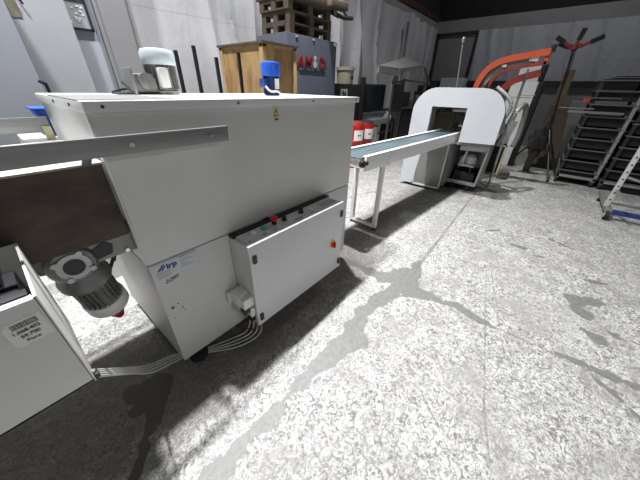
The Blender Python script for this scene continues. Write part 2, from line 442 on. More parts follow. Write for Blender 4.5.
bay(-.28, 2.75, 7.5, 960, label='left high bay lamp above the grey machine')
bay(2.92, 2.75, 7.5, 960, label='second high bay lamp above the grey machine')
bay(.6, -8.2, 5.2, 620, label='added fill lamp behind the camera', spread=170)  # unseen lamp added to brighten the faces turned to the camera
bay(9.2, .6, 7.5, 270, label='high bay lamp over the tray trolleys', spread=170)

# ------------------------------------------------------------------ packaging machine
X0, X1, Y0, Y1 = .262, 2.045, 1.317, 2.25
mach = thing('packaging_machine', 'large light grey box-shaped packaging machine in the centre with two motors on its lid', 'machine', (1.15, 1.78, 0))
m = MB(); m.box((X0, Y0, .86), (X1, Y1, 1.556), .006); m.build('upper_housing', 'machine', mach)
m = MB(); m.box((X0, Y0 + .002, .1), (X1, Y1, .852), .005); low = m.build('lower_cabinet', 'machine', mach)
m = MB(); m.box((.252, Y0 - .014, 1.552), (2.082, Y1 + .02, 1.591), .004)
lid = m.build('lid', 'lid', mach)
m = MB()
for x in (.31, .9, 1.5, 2.03): m.cyl((x, Y0 - .018, 1.572), (x, Y0 - .013, 1.572), .006, n=10)
for y in (1.5, 1.8): m.cyl((.248, y, 1.572), (.253, y, 1.572), .007, n=10)
m.build('screw', 'dark', lid)
m = MB(); m.box((.2525, 1.36, 1.5905), (.62, 1.9, 1.5935)) ; m.build('access_strip', 'steel', lid)
for (x, y) in ((.37, 1.375), (1.93, 1.39), (.37, 2.16), (1.93, 2.16)):
    m = MB(); m.lathe((x, y, 0), [(.062, 0), (.062, .022), (.045, .035), (.018, .042), (.018, .1)], 24); m.build('foot', 'rubber', mach)
# screw holes low on the cabinet and door seam
m = MB()
for x, z, r in ((.302, .545, .008), (.335, .555, .004), (.352, .515, .004), (.358, .49, .003), (.296, .468, .003)):
    m.cyl((x, Y0 - .001, z), (x, Y0 + .003, z), r, n=10)
m.build('screw_hole', 'ink', mach)
m = MB(); m.box((1.72, Y0 - .0005, .1), (1.724, Y0 + .003, .852)); m.build('panel_seam', 'greymetal', mach)
# name plate
yy = Y0 - .002
m = MB(); m.box((.281, yy, .752), (.505, yy + .003, .845)); npl = m.build('name_plate', 'plate', mach)
X, Z = (1, 0, 0), (0, 0, 1)
m = MB(); yb = yy - .001
m.prism([(.290, yb, .806), (.302, yb, .806), (.334, yb, .838), (.322, yb, .838)], (0, .001, 0))
m.prism([(.306, yb, .806), (.318, yb, .806), (.336, yb, .824), (.330, yb, .830)], (0, .001, 0))
m.build('emblem', 'blueink', npl)
text('lettering', 'irp', .044, 'blueink', npl, (.338, yb, .805), X, Z, .0006, 0, .0018, 1.1)
m = MB()
for k in range(4): m.box((.286, yb, .794 - k * .011), (.355 - .006 * (k % 2), yb + .001, .797 - k * .011))
for k in range(6): m.box((.41, yb, .838 - k * .0125), (.44 + .02 * (k % 3), yb + .001, .8405 - k * .0125))
m.box((.41, yb, .84), (.50, yb + .001, .843))
m.build('print_line', 'faintink', npl)
text('handwriting', '2.DH', .032, 'ink', mach, (.308, Y0 - .001, .715), (1, 0, .12), (.1, 0, 1), .0005, .3)
# yellow warning sticker
m = MB(); m.box((1.148, Y0 - .0015, 1.465), (1.192, Y0, 1.55)); ws = m.build('warning_sticker', 'paleyellow', mach)
m = MB(); m.prism([(1.152, Y0 - .003, 1.495), (1.188, Y0 - .003, 1.495), (1.17, Y0 - .003, 1.54)], (0, .001, 0)); m.build('triangle', 'ink', ws)
m = MB(); m.prism([(1.160, Y0 - .004, 1.500), (1.180, Y0 - .004, 1.500), (1.17, Y0 - .004, 1.526)], (0, .001, 0)); m.build('triangle_face', 'yellow', ws)
m = MB(); m.box((1.156, Y0 - .003, 1.473), (1.184, Y0 - .002, 1.482)); m.build('print_line', 'ink', ws)
# angle strip down the left edge and dark smudges of the left side
m = MB(); m.box((.256, 1.322, .865), (.262, 1.352, 1.55)); m.build('edge_strip', 'lid', mach)

# control box on the front
cb0, cb1, cy0, cz0, cz1 = .718, 1.675, 1.112, .195, .835
m = MB(); m.box((cb0, cy0 + .028, cz0), (cb1, Y0 - .004, cz1), .003); cb = m.build('control_box', 'machine2', mach)
m = MB(); m.box((cb0 - .004, cy0, cz0 - .006), (cb1 + .004, cy0 + .024, cz1 + .008), .004); dr = m.build('door', 'machine2', cb)
m = MB(); m.prism([(cb0 + .02, cy0 + .034, cz1 - .001), (cb0 + .02, Y0 - .05, cz1 - .001), (cb0 + .02, Y0 - .05, cz1 + .012), (cb0 + .02, cy0 + .034, cz1 + .006)], (cb1 - cb0 - .04, 0, 0))
m.build('control_panel', 'lid', cb)
m = MB(); m.box((cb0, Y0 - .048, cz1), (cb1, Y0 - .003, cz1 + .02)); m.build('shade_strip', 'black', cb)  # black strip standing in for the shade along the rear of the box top
for x, z in ((.746, .745), (.746, .262), (1.648, .745), (1.648, .262)):
    m = MB(); m.box((x - .014, cy0 - .012, z - .028), (x + .014, cy0, z + .028), .004); m.build('hinge' if x < 1 else 'latch', 'black', cb)
def button(x, y, mat, r=.016, h=.014, name='push_button'):
    m = MB(); m.lathe((x, y, cz1 + .008), [(r * 1.35, 0), (r * 1.35, .006), (r, .008), (r, h), (r * .85, h + .004)], 18); return m.build(name, mat, cb)
button(.835, 1.225, 'white', .019); button(.925, 1.225, 'teal', .017)
button(1.105, 1.222, 'black', .015, .028); button(1.275, 1.222, 'black', .016, .034); button(1.37, 1.215, 'white', .018, .008)
m = MB(); m.lathe((1.018, 1.228, cz1 + .008), [(.016, 0), (.015, .03)], 16); m.build('button_collar', 'black', cb)
m = MB(); m.lathe((1.018, 1.228, cz1 + .036), [(.017, 0), (.026, .008), (.027, .022), (.018, .030)], 20); m.build('emergency_stop', 'redplastic', cb)
m = MB()
for x in (.87, .96, 1.16, 1.2, 1.32): m.box((x, 1.16, cz1 + .010), (x + .03, 1.175, cz1 + .0125))
m.box((1.47, 1.17, cz1 + .010), (1.64, 1.235, cz1 + .0125)); m.build('button_label', 'greyink', cb)
# main switch
m = MB(); m.box((1.515, cy0 - .003, .455), (1.585, cy0, .515)); sp = m.build('switch_plate', 'yellow', cb)
m = MB(); m.cyl((1.55, cy0 - .018, .485), (1.55, cy0 - .002, .485), .026, n=20); m.box((1.543, cy0 - .034, .462), (1.557, cy0 - .016, .508), .003)
m.build('rotary_switch', 'redplastic', cb)
m = MB(); m.prism([(1.532, cy0 - .002, .52), (1.564, cy0 - .002, .52), (1.548, cy0 - .002, .55)], (0, .002, 0)); m.build('warning_mark', 'yellow', cb)
m = MB(); m.cyl((.765, cy0 + .05, cz1 + .001), (.765, cy0 + .05, cz1 + .012), .004, n=8); m.build('rivet', 'ink', cb)
# plug connectors beneath it on the left
for (x, z) in ((.692, .375), (.735, .275)):
    if x > .7: b0, b1 = (x - .036, 1.165, z - .05), (x - .004, 1.25, z + .06)
    m = MB(); m.box((x - .055, 1.19, z - .005), (x + .05, 1.29, z + .085), .006); m.box((x - .05, 1.14, z + .0), (x + .045, 1.195, z + .075), .005)
    pc = m.build('plug_connector', 'white', mach)
    m = MB(); m.prism([(x - .045, 1.148, z + .004), (x - .005, 1.148, z + .004), (x - .005, 1.2, z + .004), (x - .045, 1.2, z + .004)], (0, 0, -.055)); m.build('plug', 'black', pc)
m = MB(); m.box((.62, 1.285, .36), (.72, 1.318, .45)); m.box((.68, 1.285, .25), (.722, 1.318, .36)); m.build('connector_plate', 'machine2', mach)

# gear motor standing on the lid (pale fan cover)
def fins(m, c, r, z0, z1, n=22, d=.014):
    for k in range(n):
        a = 2 * PI * k / n; u = Vector((math.cos(a), math.sin(a), 0))
        m.bar(Vector((c[0], c[1], z0)) + u * r, Vector((c[0], c[1], z1)) + u * r, .0035, d * 2, u)
cx, cy = .852, 2.02
gm = MB(); gm.lathe((cx, cy, 1.592), [(.08, 0), (.085, .02), (.07, .025), (.07, .16), (.05, .165)], 26); fins(gm, (cx, cy), .07, 1.62, 1.755, 22, .017)
gmo = gm.build('gear_motor', 'castlight', mach)
m = MB(); m.lathe((cx, cy, 1.75), [(.090, 0), (.096, .012), (.096, .06), (.086, .078), (.05, .084)], 30); m.build('fan_cover', 'paleblue', gmo)
m = MB(); m.box((cx - .055, cy - .105, 1.63), (cx + .0, cy - .06, 1.735), .006); m.build('terminal_box', 'paper', gmo)
m = MB(); m.box((cx - .19, cy - .06, 1.6), (cx - .06, cy + .06, 1.7), .02); m.lathe((cx - .125, cy - .06, 1.66), [(.045, 0), (.045, .02), (.025, .022)], 20, (0, -1, 0))
m.build('gearbox', 'cast', gmo)
m = MB(); m.box((cx - .205, cy - .08, 1.592), (cx - .19, cy + .08, 1.725), .004); m.build('flange_plate', 'steel', gmo)
m = MB(); m.box((.57, 1.98, 1.592), (.81, 2.1, 1.598)); m.bar((.64, 1.95, 1.597), (.58, 1.9, 1.655), .008, .008); m.build('bracket', 'dark', gmo)
m = MB(); m.tube([(.58, 2.12, 1.6), (.64, 2.05, 1.62), (.72, 2.02, 1.61)], .006); m.build('cable', 'dark', gmo)
# blue motor on the lid
cx, cy = 1.5, 1.72
m = MB(); m.lathe((cx, cy, 1.592), [(.052, 0), (.052, .15), (.045, .152)], 24); fins(m, (cx, cy), .05, 1.6, 1.735, 20, .010)
bmo = m.build('blue_motor', 'darkblue', mach)
m = MB(); m.lathe((cx, cy, 1.715), [(.067, 0), (.069, .02), (.069, .07), (.062, .085), (.04, .09)], 28); m.build('fan_cover', 'blue', bmo)
m = MB(); m.box((cx - .09, cy - .03, 1.64), (cx - .05, cy + .03, 1.70), .004); m.build('terminal_box', 'darkblue', bmo)
m = MB(); m.box((cx - .02, cy - .068, 1.635), (cx + .015, cy - .058, 1.70)); m.build('data_plate', 'paper', bmo)
m = MB(); m.tube([(cx - .08, cy - .03, 1.65), (cx - .07, cy - .07, 1.62), (cx - .02, cy - .09, 1.62), (cx + .01, cy - .08, 1.6)], .008); m.build('cable', 'cable', bmo)

# ------------------------------------------------------------------ infeed conveyor on the left
inf = thing('infeed_conveyor', 'infeed conveyor at far left with steel guide rails and rusty brown side plate', 'conveyor', (-.5, 1.7, 0))
m = MB(); m.box((-1.6, 1.222, 1.413), (.765, 1.232, 1.48), .001); m.box((-1.6, 1.214, 1.474), (.765, 1.232, 1.481))
gr = m.build('guide_rail', 'steel', inf)
m = MB(); m.cyl((.34, 1.216, 1.445), (.34, 1.222, 1.445), .009, n=14); m.cyl((.672, 1.214, 1.445), (.672, 1.222, 1.445), .008, n=14); m.build('bolt', 'chrome', gr)
m = MB(); m.box((-1.6, 2.1, 1.417), (.235, 2.112, 1.484), .001); m.box((-1.6, 2.095, 1.478), (.235, 2.112, 1.485)); gr2 = m.build('guide_rail', 'steel', inf)
m = MB(); m.box((.20, 2.09, 1.37), (.235, 2.1, 1.44)); m.build('rail_bracket', 'paleyellow', gr2)
m = MB()
for x in (-.9, -.1, .2): m.bar((x, 1.235, 1.43), (x, 1.36, 1.36), .03, .006)
m.build('rail_arm', 'galv', inf)
m = MB(); m.box((-1.6, 1.352, 1.362), (.255, 2.04, 1.372))
m.build('bed', 'lid', inf)
m = MB()
for x in (-.28, .02, -.75): m.box((x, 1.36, 1.3715), (x + .004, 2.03, 1.3735))
m.build('bed_seam', 'greymetal', inf)
m = MB(); m.box((-1.6, 1.345, 1.045), (.248, 1.353, 1.366)); m.build('side_plate', 'rust', inf)
m = MB(); m.box((.085, 1.375, .945), (.26, 1.385, 1.07)); m.box((-.06, 1.357, 1.04), (.26, 1.38, 1.05))
m.build('motor_bracket', 'greymetal', inf)
m = MB()
for (x, z) in ((.235, 1.045), (.22, .96)): m.cyl((x, 1.362, z), (x, 1.372, z), .009, n=10)
m.build('bolt', 'chrome', inf)
m = MB(); m.prism([(.11, 1.368, .96), (.165, 1.368, .97), (.175, 1.368, 1.01), (.15, 1.368, 1.035), (.10, 1.368, 1.01)], (0, .01, 0)); m.build('cam_plate', 'dark', inf)
m = MB(); m.cyl((.0, 1.5, 1.0), (.0, 1.93, 1.0), .03, n=16); m.cyl((.235, 1.41, 1.06), (.235, 1.41, 1.09), .03, n=10)
m.box((-1.6, 1.97, 1.05), (.2, 1.98, 1.36)); m.build('drive_shaft', 'dark', inf)
for x in (-1.5,):
    for y in (1.40, 2.0):
        m = MB(); m.box((x - .03, y - .03, 0), (x + .03, y + .03, 1.365)); m.build('leg', 'machine', inf)
# the hanging gear motor
c = Vector((.022, 1.42, .975)); ax = Vector((.070, .13, -.46)).normalized()
m = MB(); m.lathe((c.x, c.y - .065, c.z), [(.028, .04), (.036, .0), (.075, .002), (.088, .02), (.09, .12), (.07, .14)], 30, (0, 1, 0))
m.lathe(c + Vector((0, .01, 0)), [(.075, .0), (.08, .06), (.088, .09), (.104, .115), (.104, .135)], 28, ax)
m.box((-.09, 1.40, .95), (.02, 1.47, 1.05), .02)
gb = m.build('gear_motor', 'cast', inf)
m = MB(); m.lathe((c.x, c.y - .072, c.z), [(.058, 0), (.06, .006), (.04, .008)], 28, (0, 1, 0))
for k in range(4):
    a = PI / 4 + k * PI / 2 + .25; m.cyl((c.x + .062 * math.cos(a), c.y - .078, c.z + .062 * math.sin(a)), (c.x + .062 * math.cos(a), c.y - .062, c.z + .062 * math.sin(a)), .012, n=12)
m.build('flange', 'galv', gb)
m = MB(); m.cyl((c.x, c.y - .076, c.z), (c.x, c.y - .066, c.z), .036, n=24); m.build('bore', 'black', gb)
q = Vector((0, 0, 1)).rotation_difference(ax).to_matrix()
base = c + Vector((0, .01, 0))
m = MB(); m.lathe(base, [(.072, .14), (.072, .31), (.06, .315)], 26, ax)
for k in range(24):
    a = 2 * PI * k / 24; u = q @ Vector((math.cos(a), math.sin(a), 0))
    m.bar(base + ax * .15 + u * .076, base + ax * .305 + u * .076, .006, .022, u)
m.build('cooling_body', 'cast', gb)
m = MB(); m.lathe(base, [(.090, .30), (.095, .31), (.095, .37), (.084, .39), (.05, .395)], 30, ax); m.build('fan_cover', 'lid', gb)
m = MB(); m.lathe(base, [(.055, .39), (.045, .45), (.02, .52)], 16, ax); m.build('end_cap', 'red', gb)
m = MB(); u = q @ Vector((1, 0, 0)); m.tube([base + ax * .15 + Vector((.09, 0, 0)), base + ax * .08 + Vector((.14, -.01, .02)), (.16, 1.42, .9)], .008); m.build('cable', 'dark', gb)

# white open electrical box hanging in front of the infeed conveyor, with the paper label
wb = thing('sheet_metal_box', 'white open-topped sheet metal box at bottom left with a taped paper label', 'box', (-.45, 1.12, 0))
zt, zb, ya, yb2, xr = 1.147, .760, .918, 1.332, -.084
m = MB(); m.box((-.9, ya, zb), (xr, ya + .006, zt), .001); m.box((-.9, yb2 - .006, zb), (xr, yb2, zt)); m.box((-.9, ya, zb), (-.894, yb2, zt)); m.box((-.9, ya, zb), (xr, yb2, zb + .01))
m.box((-.9, ya - .006, zt - .007), (xr - .006, ya + .022, zt), .001)
m.build('casing', 'machine', wb)
m = MB(); m.box((xr - .004, ya, zb - .003), (xr + .003, yb2, zt + .002), .0008); m.build('side_panel', 'white', wb)
m = MB(); m.box((-.22, ya + .02, zt - .003), (xr - .012, ya + .055, zt + .006), .001); m.build('inner_rail', 'dark', wb)
m = MB(); m.box((-.6, ya + .02, zt - .003), (-.26, ya + .05, zt + .008), .001); m.build('inner_rail', 'dark', wb)
m = MB(); m.box((-.7, 1.02, zb + .01), (-.12, 1.26, zt - .06), .01); m.box((-.3, 1.16, zt - .07), (-.15, 1.3, zt + .03), .01); m.build('equipment', 'black', wb)
m = MB(); m.box((-.78, 1.08, 0), (-.72, 1.14, zb), .003); m.box((-.88, .98, 0), (-.62, 1.24, .015), .003); m.build('stand', 'machine', wb)
# label: tilted sheet
th = math.radians(3)
lx, lz = Vector((math.cos(th), 0, math.sin(th))), Vector((-math.sin(th), 0, math.cos(th)))
o0 = Vector((-.170, .9172, 1.0155))
def lp(a, b, d=0): return o0 + lx * a * .54 + lz * b * .54 + Vector((0, -d, 0))
m = MB(); m.prism([lp(0, .01), lp(.02, 0), lp(.145, .0), lp(.145, .15), lp(.025, .15), lp(0, .125)], (0, .001, 0)); pl = m.build('paper_label', 'paper', wb)
m = MB(); x = .03
rr = random.Random(4)
while x < .125:
    w = rr.choice((.0018, .003, .0045)); m.prism([lp(x, .105, .001), lp(x + w, .105, .001), lp(x + w, .138, .001), lp(x, .138, .001)], (0, .0008, 0)); x += w + rr.choice((.002, .003))
m.build('barcode', 'ink', pl)
text('lettering', '1.068.402', .0146, 'ink', pl, lp(.018, .077, .001), lx, lz, .0004, 0, .0002, .98)
text('lettering', '59.700', .0146, 'ink', pl, lp(.036, .045, .001), lx, lz, .0004, 0, .0002)
text('lettering', 'Plane', .0135, 'ink', pl, lp(.045, .014, .001), lx, lz, .0004)

# cables along the floor
for k, (dy, zz) in enumerate(((0, .012), (.018, .014), (.036, .012), (-.02, .012))):
    m = MB(); CABP = [(-.078, .93 + dy * .3, .775 + dy * .3), (.0, 1.2 + dy * .5, .42 + dy * .3), (.10, 1.37 + dy, .15 + dy * .2)]
    m.tube(CABP + [(.27, 1.45 + dy, zz), (.42, 1.36 - dy * .8, zz), (.6, 1.27 - dy * 1.8, zz), (.73 + dy, 1.24 - dy * 1.6, .03), (.775 + dy, 1.25 - dy * .3, .195)], .0055, 8)
    tag(m.build('cable', 'cable', loc=(.3, 1.4, 0)), 'white cable running from the open box to the control box', 'cable', 'white cables under the machine')
m = MB(); m.box((-.084, .918, .762), (-.066, .945, .782), .003); m.build('cable_clamp', 'black', wb)

# ------------------------------------------------------------------ outfeed conveyor
cv = thing('belt_conveyor', 'long white-sided belt conveyor with teal belt running into the white arch', 'conveyor', (2.46, 1.397, 0)); cv.rotation_euler = (0, 0, math.radians(-4.2))
m = MB(); m.box((2.46, 1.385, .88), (5.45, 1.41, 1.03), .003); m.box((2.46, 1.385, 1.026), (5.45, 1.435, 1.036)); m.build('side_rail', 'white', cv)
m = MB(); m.box((2.30, 1.79, .88), (5.45, 1.815, 1.03), .003); m.box((2.30, 1.765, 1.026), (5.45, 1.815, 1.036)); m.build('side_rail', 'white', cv)
m = MB(); m.box((2.40, 1.436, .95), (5.5, 1.765, 1.018), .004); m.build('belt', 'belt', cv)
m = MB(); m.cyl((2.40, 1.40, .97), (2.40, 1.80, .97), .049, n=28); rl = m.build('roller', 'chrome', cv)
m = MB(); m.cyl((2.40, 1.372, .97), (2.40, 1.40, .97), .038, n=20); m.box((2.38, 1.36, .95), (2.47, 1.384, .99), .005); m.build('roller_bearing', 'black', rl)
for xx in (2.88,):
    m = MB()
    for y in (1.425, 1.80): m.box((xx - .025, y - .025, .03), (xx + .025, y + .025, .9), .003)
    m.box((xx - .024, 1.45, .03), (xx + .024, 1.78, .07), .003)
    lg = m.build('leg_frame', 'white', cv)
    m = MB()
    for y in (1.425, 1.80): m.lathe((xx, y, 0), [(.03, 0), (.03, .012), (.008, .016), (.008, .03)], 14)
    m.build('levelling_foot', 'black', lg)
m = MB(); m.box((2.9, 1.38, .87), (2.96, 1.385, .97)); m.cyl((2.93, 1.372, .94), (2.93, 1.382, .94), .01, n=8); m.build('leg_bracket', 'white', cv)
m = MB(); m.tube([(2.42, 1.6, .9), (2.36, 1.7, .5), (2.45, 1.9, .1), (2.7, 2.2, .01), (3.1, 2.15, .01), (3.3, 1.95, .01), (3.05, 1.85, .01), (2.8, 2.0, .012), (3.2, 2.35, .01), (3.8, 2.3, .01), (4.3, 2.1, .01)], .006)
tag(m.build('cable', 'cable', loc=(2.9, 2, 0)), 'pale cable looped on the floor behind the belt conveyor', 'cable')

# ------------------------------------------------------------------ arch wrapping machine
ar = thing('arch_wrapping_machine', 'wrapping machine with white rounded arch that the belt conveyor runs through', 'machine', (5.4, 1.3, 0))
def nshape(x, o, i, r=.38, n=10, rz=.93, grow=0):
    yl, yr, zt_ = o[0] + grow, o[1] - grow, o[2] + grow
    P = [(x, yl, .06), (x, yl, zt_ - r)]
    P += [(x, yl - r + r * math.cos(a), zt_ - r + r * math.sin(a)) for a in [PI / 2 * k / n for k in range(1, n + 1)]]
    P += [(x, yr + r - r * math.sin(a), zt_ - r + r * math.cos(a)) for a in [PI / 2 * k / n for k in range(0, n + 1)]]
    P += [(x, yr, rz), (x, i[1], rz - .02), (x, i[1], i[2]), (x, i[0], i[2]), (x, i[0], .9), (x, i[0] + .08, .06)]
    return P
m = MB(); m.prism(nshape(5.05, (2.02, .60, 1.70), (1.69, 1.13, 1.42)), (.05, 0, 0)); m.build('arch_cover', 'arch', ar)
m = MB(); m.prism(nshape(5.10, (1.98, .64, 1.66), (1.74, 1.08, 1.46), .36, rz=.8), (.38, 0, 0)); m.build('arch_frame', 'greymetal', ar)
# dark inner ring with rollers behind the window
m = MB()
for k in range(40):
    a = 2 * PI * k / 40; b_ = 2 * PI * (k + 1) / 40; R_ = .47
    m.bar((5.62, 1.38 + R_ * math.cos(a), 1.05 + R_ * math.sin(a)), (5.62, 1.38 + R_ * math.cos(b_), 1.05 + R_ * math.sin(b_)), .1, .05, (1, 0, 0))
m.build('rotating_ring', 'dark', ar)
m = MB(); m.cyl((5.35, 1.22, 1.33), (5.35, 1.6, 1.33), .02, n=12); m.box((5.3, 1.2, 1.2), (5.5, 1.3, 1.3), .01); m.cyl((5.4, 1.15, 1.12), (5.4, 1.35, 1.12), .03); m.build('guide_roller', 'dark', ar)
m = MB(); m.box((5.33, 1.18, 1.345), (5.37, 1.42, 1.385), .004); m.cyl((5.32, 1.19, 1.14), (5.32, 1.25, 1.14), .03, n=14); m.build('sensor_bar', 'galv', ar)
# lower casing with open right half
m = MB()
m.box((5.95, .72, .12), (6.0, 1.95, .88)); m.box((5.15, 1.80, .08), (6.0, 1.84, .86))
m.prism([(5.42, .72, .12), (6.0, .72, .12), (6.0, .70, .9), (5.3, .66, .9)], (0, .03, 0))
m.box((5.42, .72, .12), (5.9, 1.8, .15)); m.box((5.40, .72, .15), (5.43, 1.26, .19)); m.box((5.12, .66, .86), (6.0, 1.9, .9)); m.box((5.12, 1.22, .1), (6.0, 1.25, .86))
m.build('casing', 'galv', ar)
m = MB(); m.box((5.055, 1.245, .05), (5.085, 1.775, .84), .004); dd = m.build('casing_door', 'steel', ar)
m = MB()
for b0, b1 in (((1.24, .05), (1.275, .84)), ((1.745, .05), (1.78, .84)), ((1.24, .045), (1.78, .08))): m.box((5.045, b0[0], b0[1]), (5.056, b1[0], b1[1]), .002)
m.build('door_frame', 'machine', dd)
m = MB(); m.box((5.45, .85, .45), (5.72, 1.12, .48), .003); m.prism([(5.5, 1.04, .48), (5.5, 1.11, .48), (5.5, 1.02, .8)], (.12, 0, 0)); m.build('motor_shelf', 'white', ar)
m = MB(); m.lathe((5.58, .94, .48), [(.09, 0), (.10, .04), (.09, .13), (.05, .17)], 20); m.build('drive_motor', 'white', ar)
m = MB(); m.cyl((5.55, .9, .15), (5.55, .9, .45), .03, n=12); m.box((5.5, .8, .15), (5.85, 1.15, .34), .01); m.build('gear_unit', 'dark', ar)
for (x, y) in ((5.5, .85), (5.5, 1.15), (5.9, .8), (5.9, 1.8)):
    m = MB(); m.cyl((x, y - .03, .06), (x, y + .03, .06), .06, n=16); m.box((x - .03, y - .035, .06), (x + .03, y + .035, .125)); m.build('wheel', 'rubber', ar)
m = MB(); m.tube([(5.55, .62, .85), (5.6, .58, 1.1), (5.65, .52, 1.38), (5.8, .46, 1.48), (5.95, .42, 1.36), (6.0, .40, 1.0), (5.98, .42, .8)], .04, 12); m.build('hose', 'greymetal', ar)
m = MB(); m.tube([(5.5, .72, .9), (5.52, .66, 1.2), (5.55, .62, 1.5), (5.6, .9, 1.72)], .03, 10); m.bar((5.52, .7, 1.3), (5.52, .62, 1.05), .09, .12); m.bar((5.6, .55, .9), (5.62, .5, 1.25), .05, .1); m.build('side_bracket', 'galv', ar)
m = MB(); m.cyl((5.32, 1.44, 1.64), (5.3, 1.515, 2.31), .010, n=10); ms = m.build('mast', 'steel', ar)
m = MB(); m.lathe((5.3, 1.515, 2.31), [(.018, 0), (.025, .01), (.025, .05), (.012, .065)], 14); m.build('mast_head', 'galv', ms)

# orange lifting arms behind the arch
ag = thing('lifting_arm', 'tall double orange curved lifting arm with black tip rising behind the white arch', 'lifting arm', (6.05, 1.15, 0))
up = [(1.30, .3), (1.30, 1.6), (1.285, 1.80), (1.21, 1.97), (1.07, 2.08), (.86, 2.14), (.40, 2.205)]
lo_ = [(1.13, .3), (1.12, 1.58), (1.11, 1.74), (1.05, 1.88), (.94, 1.965), (.72, 2.02), (.40, 2.065)]
def sm(P):
    out = []
    for i in range(len(P) - 1):
        p0 = Vector(P[max(i - 1, 0)]); p1 = Vector(P[i]); p2 = Vector(P[i + 1]); p3 = Vector(P[min(i + 2, len(P) - 1)])
        for k in range(5):
            t = k / 5; out.append(.5 * ((2 * p1) + (p2 - p0) * t + (2 * p0 - 5 * p1 + 4 * p2 - p3) * t * t + (3 * p1 - p0 - 3 * p2 + p3) * t ** 3))
    out.append(Vector(P[-1])); return out
m = MB(); m.ribbon([(5.98, p[0], p[1]) for p in sm(up)], .045, (.1, 0, 0)); m.build('upper_beam', 'orange', ag)
m = MB(); m.ribbon([(6.0, p[0], p[1]) for p in sm(lo_)], .022, (.08, 0, 0)); m.build('lower_beam', 'darkred', ag)
m = MB(); m.box((6.0, .385, 2.04), (6.08, .44, 2.22), .004); m.build('end_plate', 'orange', ag)
m = MB(); m.box((6.01, .35, 2.2), (6.07, .42, 2.30), .008); m.build('end_stop', 'black', ag)
mid = sm([(1.21, .3), (1.21, 1.6), (1.20, 1.77), (1.13, 1.92), (1.0, 2.02), (.8, 2.075), (.56, 2.11)])
m = MB(); m.ribbon([(6.03, p[0], p[1]) for p in mid], .045, (.03, 0, 0)); m.build('web', 'greymetal', ag)
m = MB(); m.box((6.0, .52, 2.09), (6.025, .64, 2.145), .004); m.box((6.0, .93, 2.02), (6.025, 1.0, 2.06), .004); m.build('fitting', 'white', ag)
m = MB(); m.bar((6.0, 1.2, 1.62), (6.0, 1.13, 1.78), .03, .03); m.bar((6.0, 1.0, 1.55), (6.0, .92, 1.78), .03, .03); m.build('piston', 'black', ag)
m = MB(); m.box((5.98 + .06, .9, 0), (6.5, 1.4, .3), .01); m.build('base', 'dark', ag)
ag2 = thing('lifting_arm', 'short red-orange curved lifting arm below and behind the tall double arm', 'lifting arm', (6.7, 1.0, 0))
a2 = [(1.04, .3), (1.03, 1.50), (.97, 1.70), (.86, 1.83), (.70, 1.90), (.47, 1.965)]
m = MB(); m.ribbon([(6.66, p[0], p[1]) for p in sm(a2)], .055, (.1, 0, 0)); m.build('beam', 'darkred', ag2)
m = MB(); m.box((6.67, .43, 1.96), (6.74, .49, 2.10), .006); m.build('end_stop', 'black', ag2)
m = MB(); m.box((6.6, .85, 0), (7.0, 1.2, .3), .01); m.build('base', 'dark', ag2)
m = MB(); m.cyl((5.95 + .3, .60, 0), (6.25, .63, 2.0), .02, n=12); m.cyl((6.25, .63, 1.62), (6.25, .40, 1.62), .008, n=8); m.lathe((6.25, .6, 0), [(.14, 0), (.14, .02), (.03, .04)], 20)
tag(m.build('support_pole', 'galv', loc=(6.25, .6, 0)), 'thin grey metal pole standing beneath the orange arms', 'pole')
m = MB(); m.box((6.1, .45, .0), (6.5, .8, .05), .004); m.bar((5.95, .5, .03), (6.9, .1, .03), .12, .03)
m.bm.clear(); m.box((6.9, .38, 0), (7.5, .58, .045), .006)
tag(m.build('floor_beam', 'brownpanel', loc=(7.2, .48, 0)), 'low dull brown beam on the floor right of the arch machine', 'steel beam')

# ------------------------------------------------------------------ stored things along the left wall
t = thing('wooden_crate', 'tall plywood crate with pale wooden battens behind the grey machine', 'crate', (2.8, 3.5, 0))
ax0, ax1, ay0, ay1, az = 2.51, 3.10, 3.0, 3.93, 2.10
m = MB(); m.box((ax0 + .02, ay0 + .02, .1), (ax1 - .02, ay1 - .02, az - .02)); m.build('panel', 'ply', t)
m = MB()
for x in (ax0, ax1 - .07):
    for y in (ay0, ay1 - .07): m.box((x, y, 0), (x + .07, y + .07, az), .004)
for z in (.02, az - .03):
    for y in (ay0 + .01, ay1 - .06): m.box((ax0, y, z), (ax1, y + .05, z + .03))
    for x in (ax0 + .01, ax1 - .06): m.box((x, ay0, z), (x + .05, ay1, z + .03))
m.build('batten', 'frame_wood', t)
m = MB(); m.box((ax0 - .02, ay0 - .02, az), (ax1 + .02, ay1 + .02, az + .022)); m.build('lid', 'pallet', t)

t = thing('storage_box', 'large dark grey box with red lettering under a stack of pallets', 'box', (4.0, 3.9, 0))
m = MB(); m.box((3.42, 3.5, 0), (4.66, 4.2, 2.36), .01); m.build('body', 'greybox', t)
text('lettering', 'AM', .21, 'redink', t, (3.61, 3.494, 1.95), X, Z, .002, .15, .006, 1.2)
text('lettering', 'D', .21, 'redink', t, (4.16, 3.494, 1.95), X, Z, .002, .0, .006, 1.25)
m = MB(); m.lathe((4.06, 3.494, 1.99), [(.05, 0), (.052, .004), (.03, .005)], 20, (0, -1, 0)); m.lathe((4.06, 3.494, 2.08), [(.035, 0), (.036, .004), (.02, .005)], 20, (0, -1, 0)); m.build('emblem', 'greyink', t)
m = MB(); m.box((3.66, 3.492, 1.885), (4.34, 3.498, 1.90)); m.build('print_line', 'ink', t)
m = MB(); m.box((4.58, 3.48, 2.30), (4.66, 3.5, 2.345)); m.box((4.0, 3.49, 2.32), (4.04, 3.5, 2.335)); m.box((3.6, 3.49, 2.32), (3.64, 3.5, 2.335)); m.build('clip', 'machine', t)

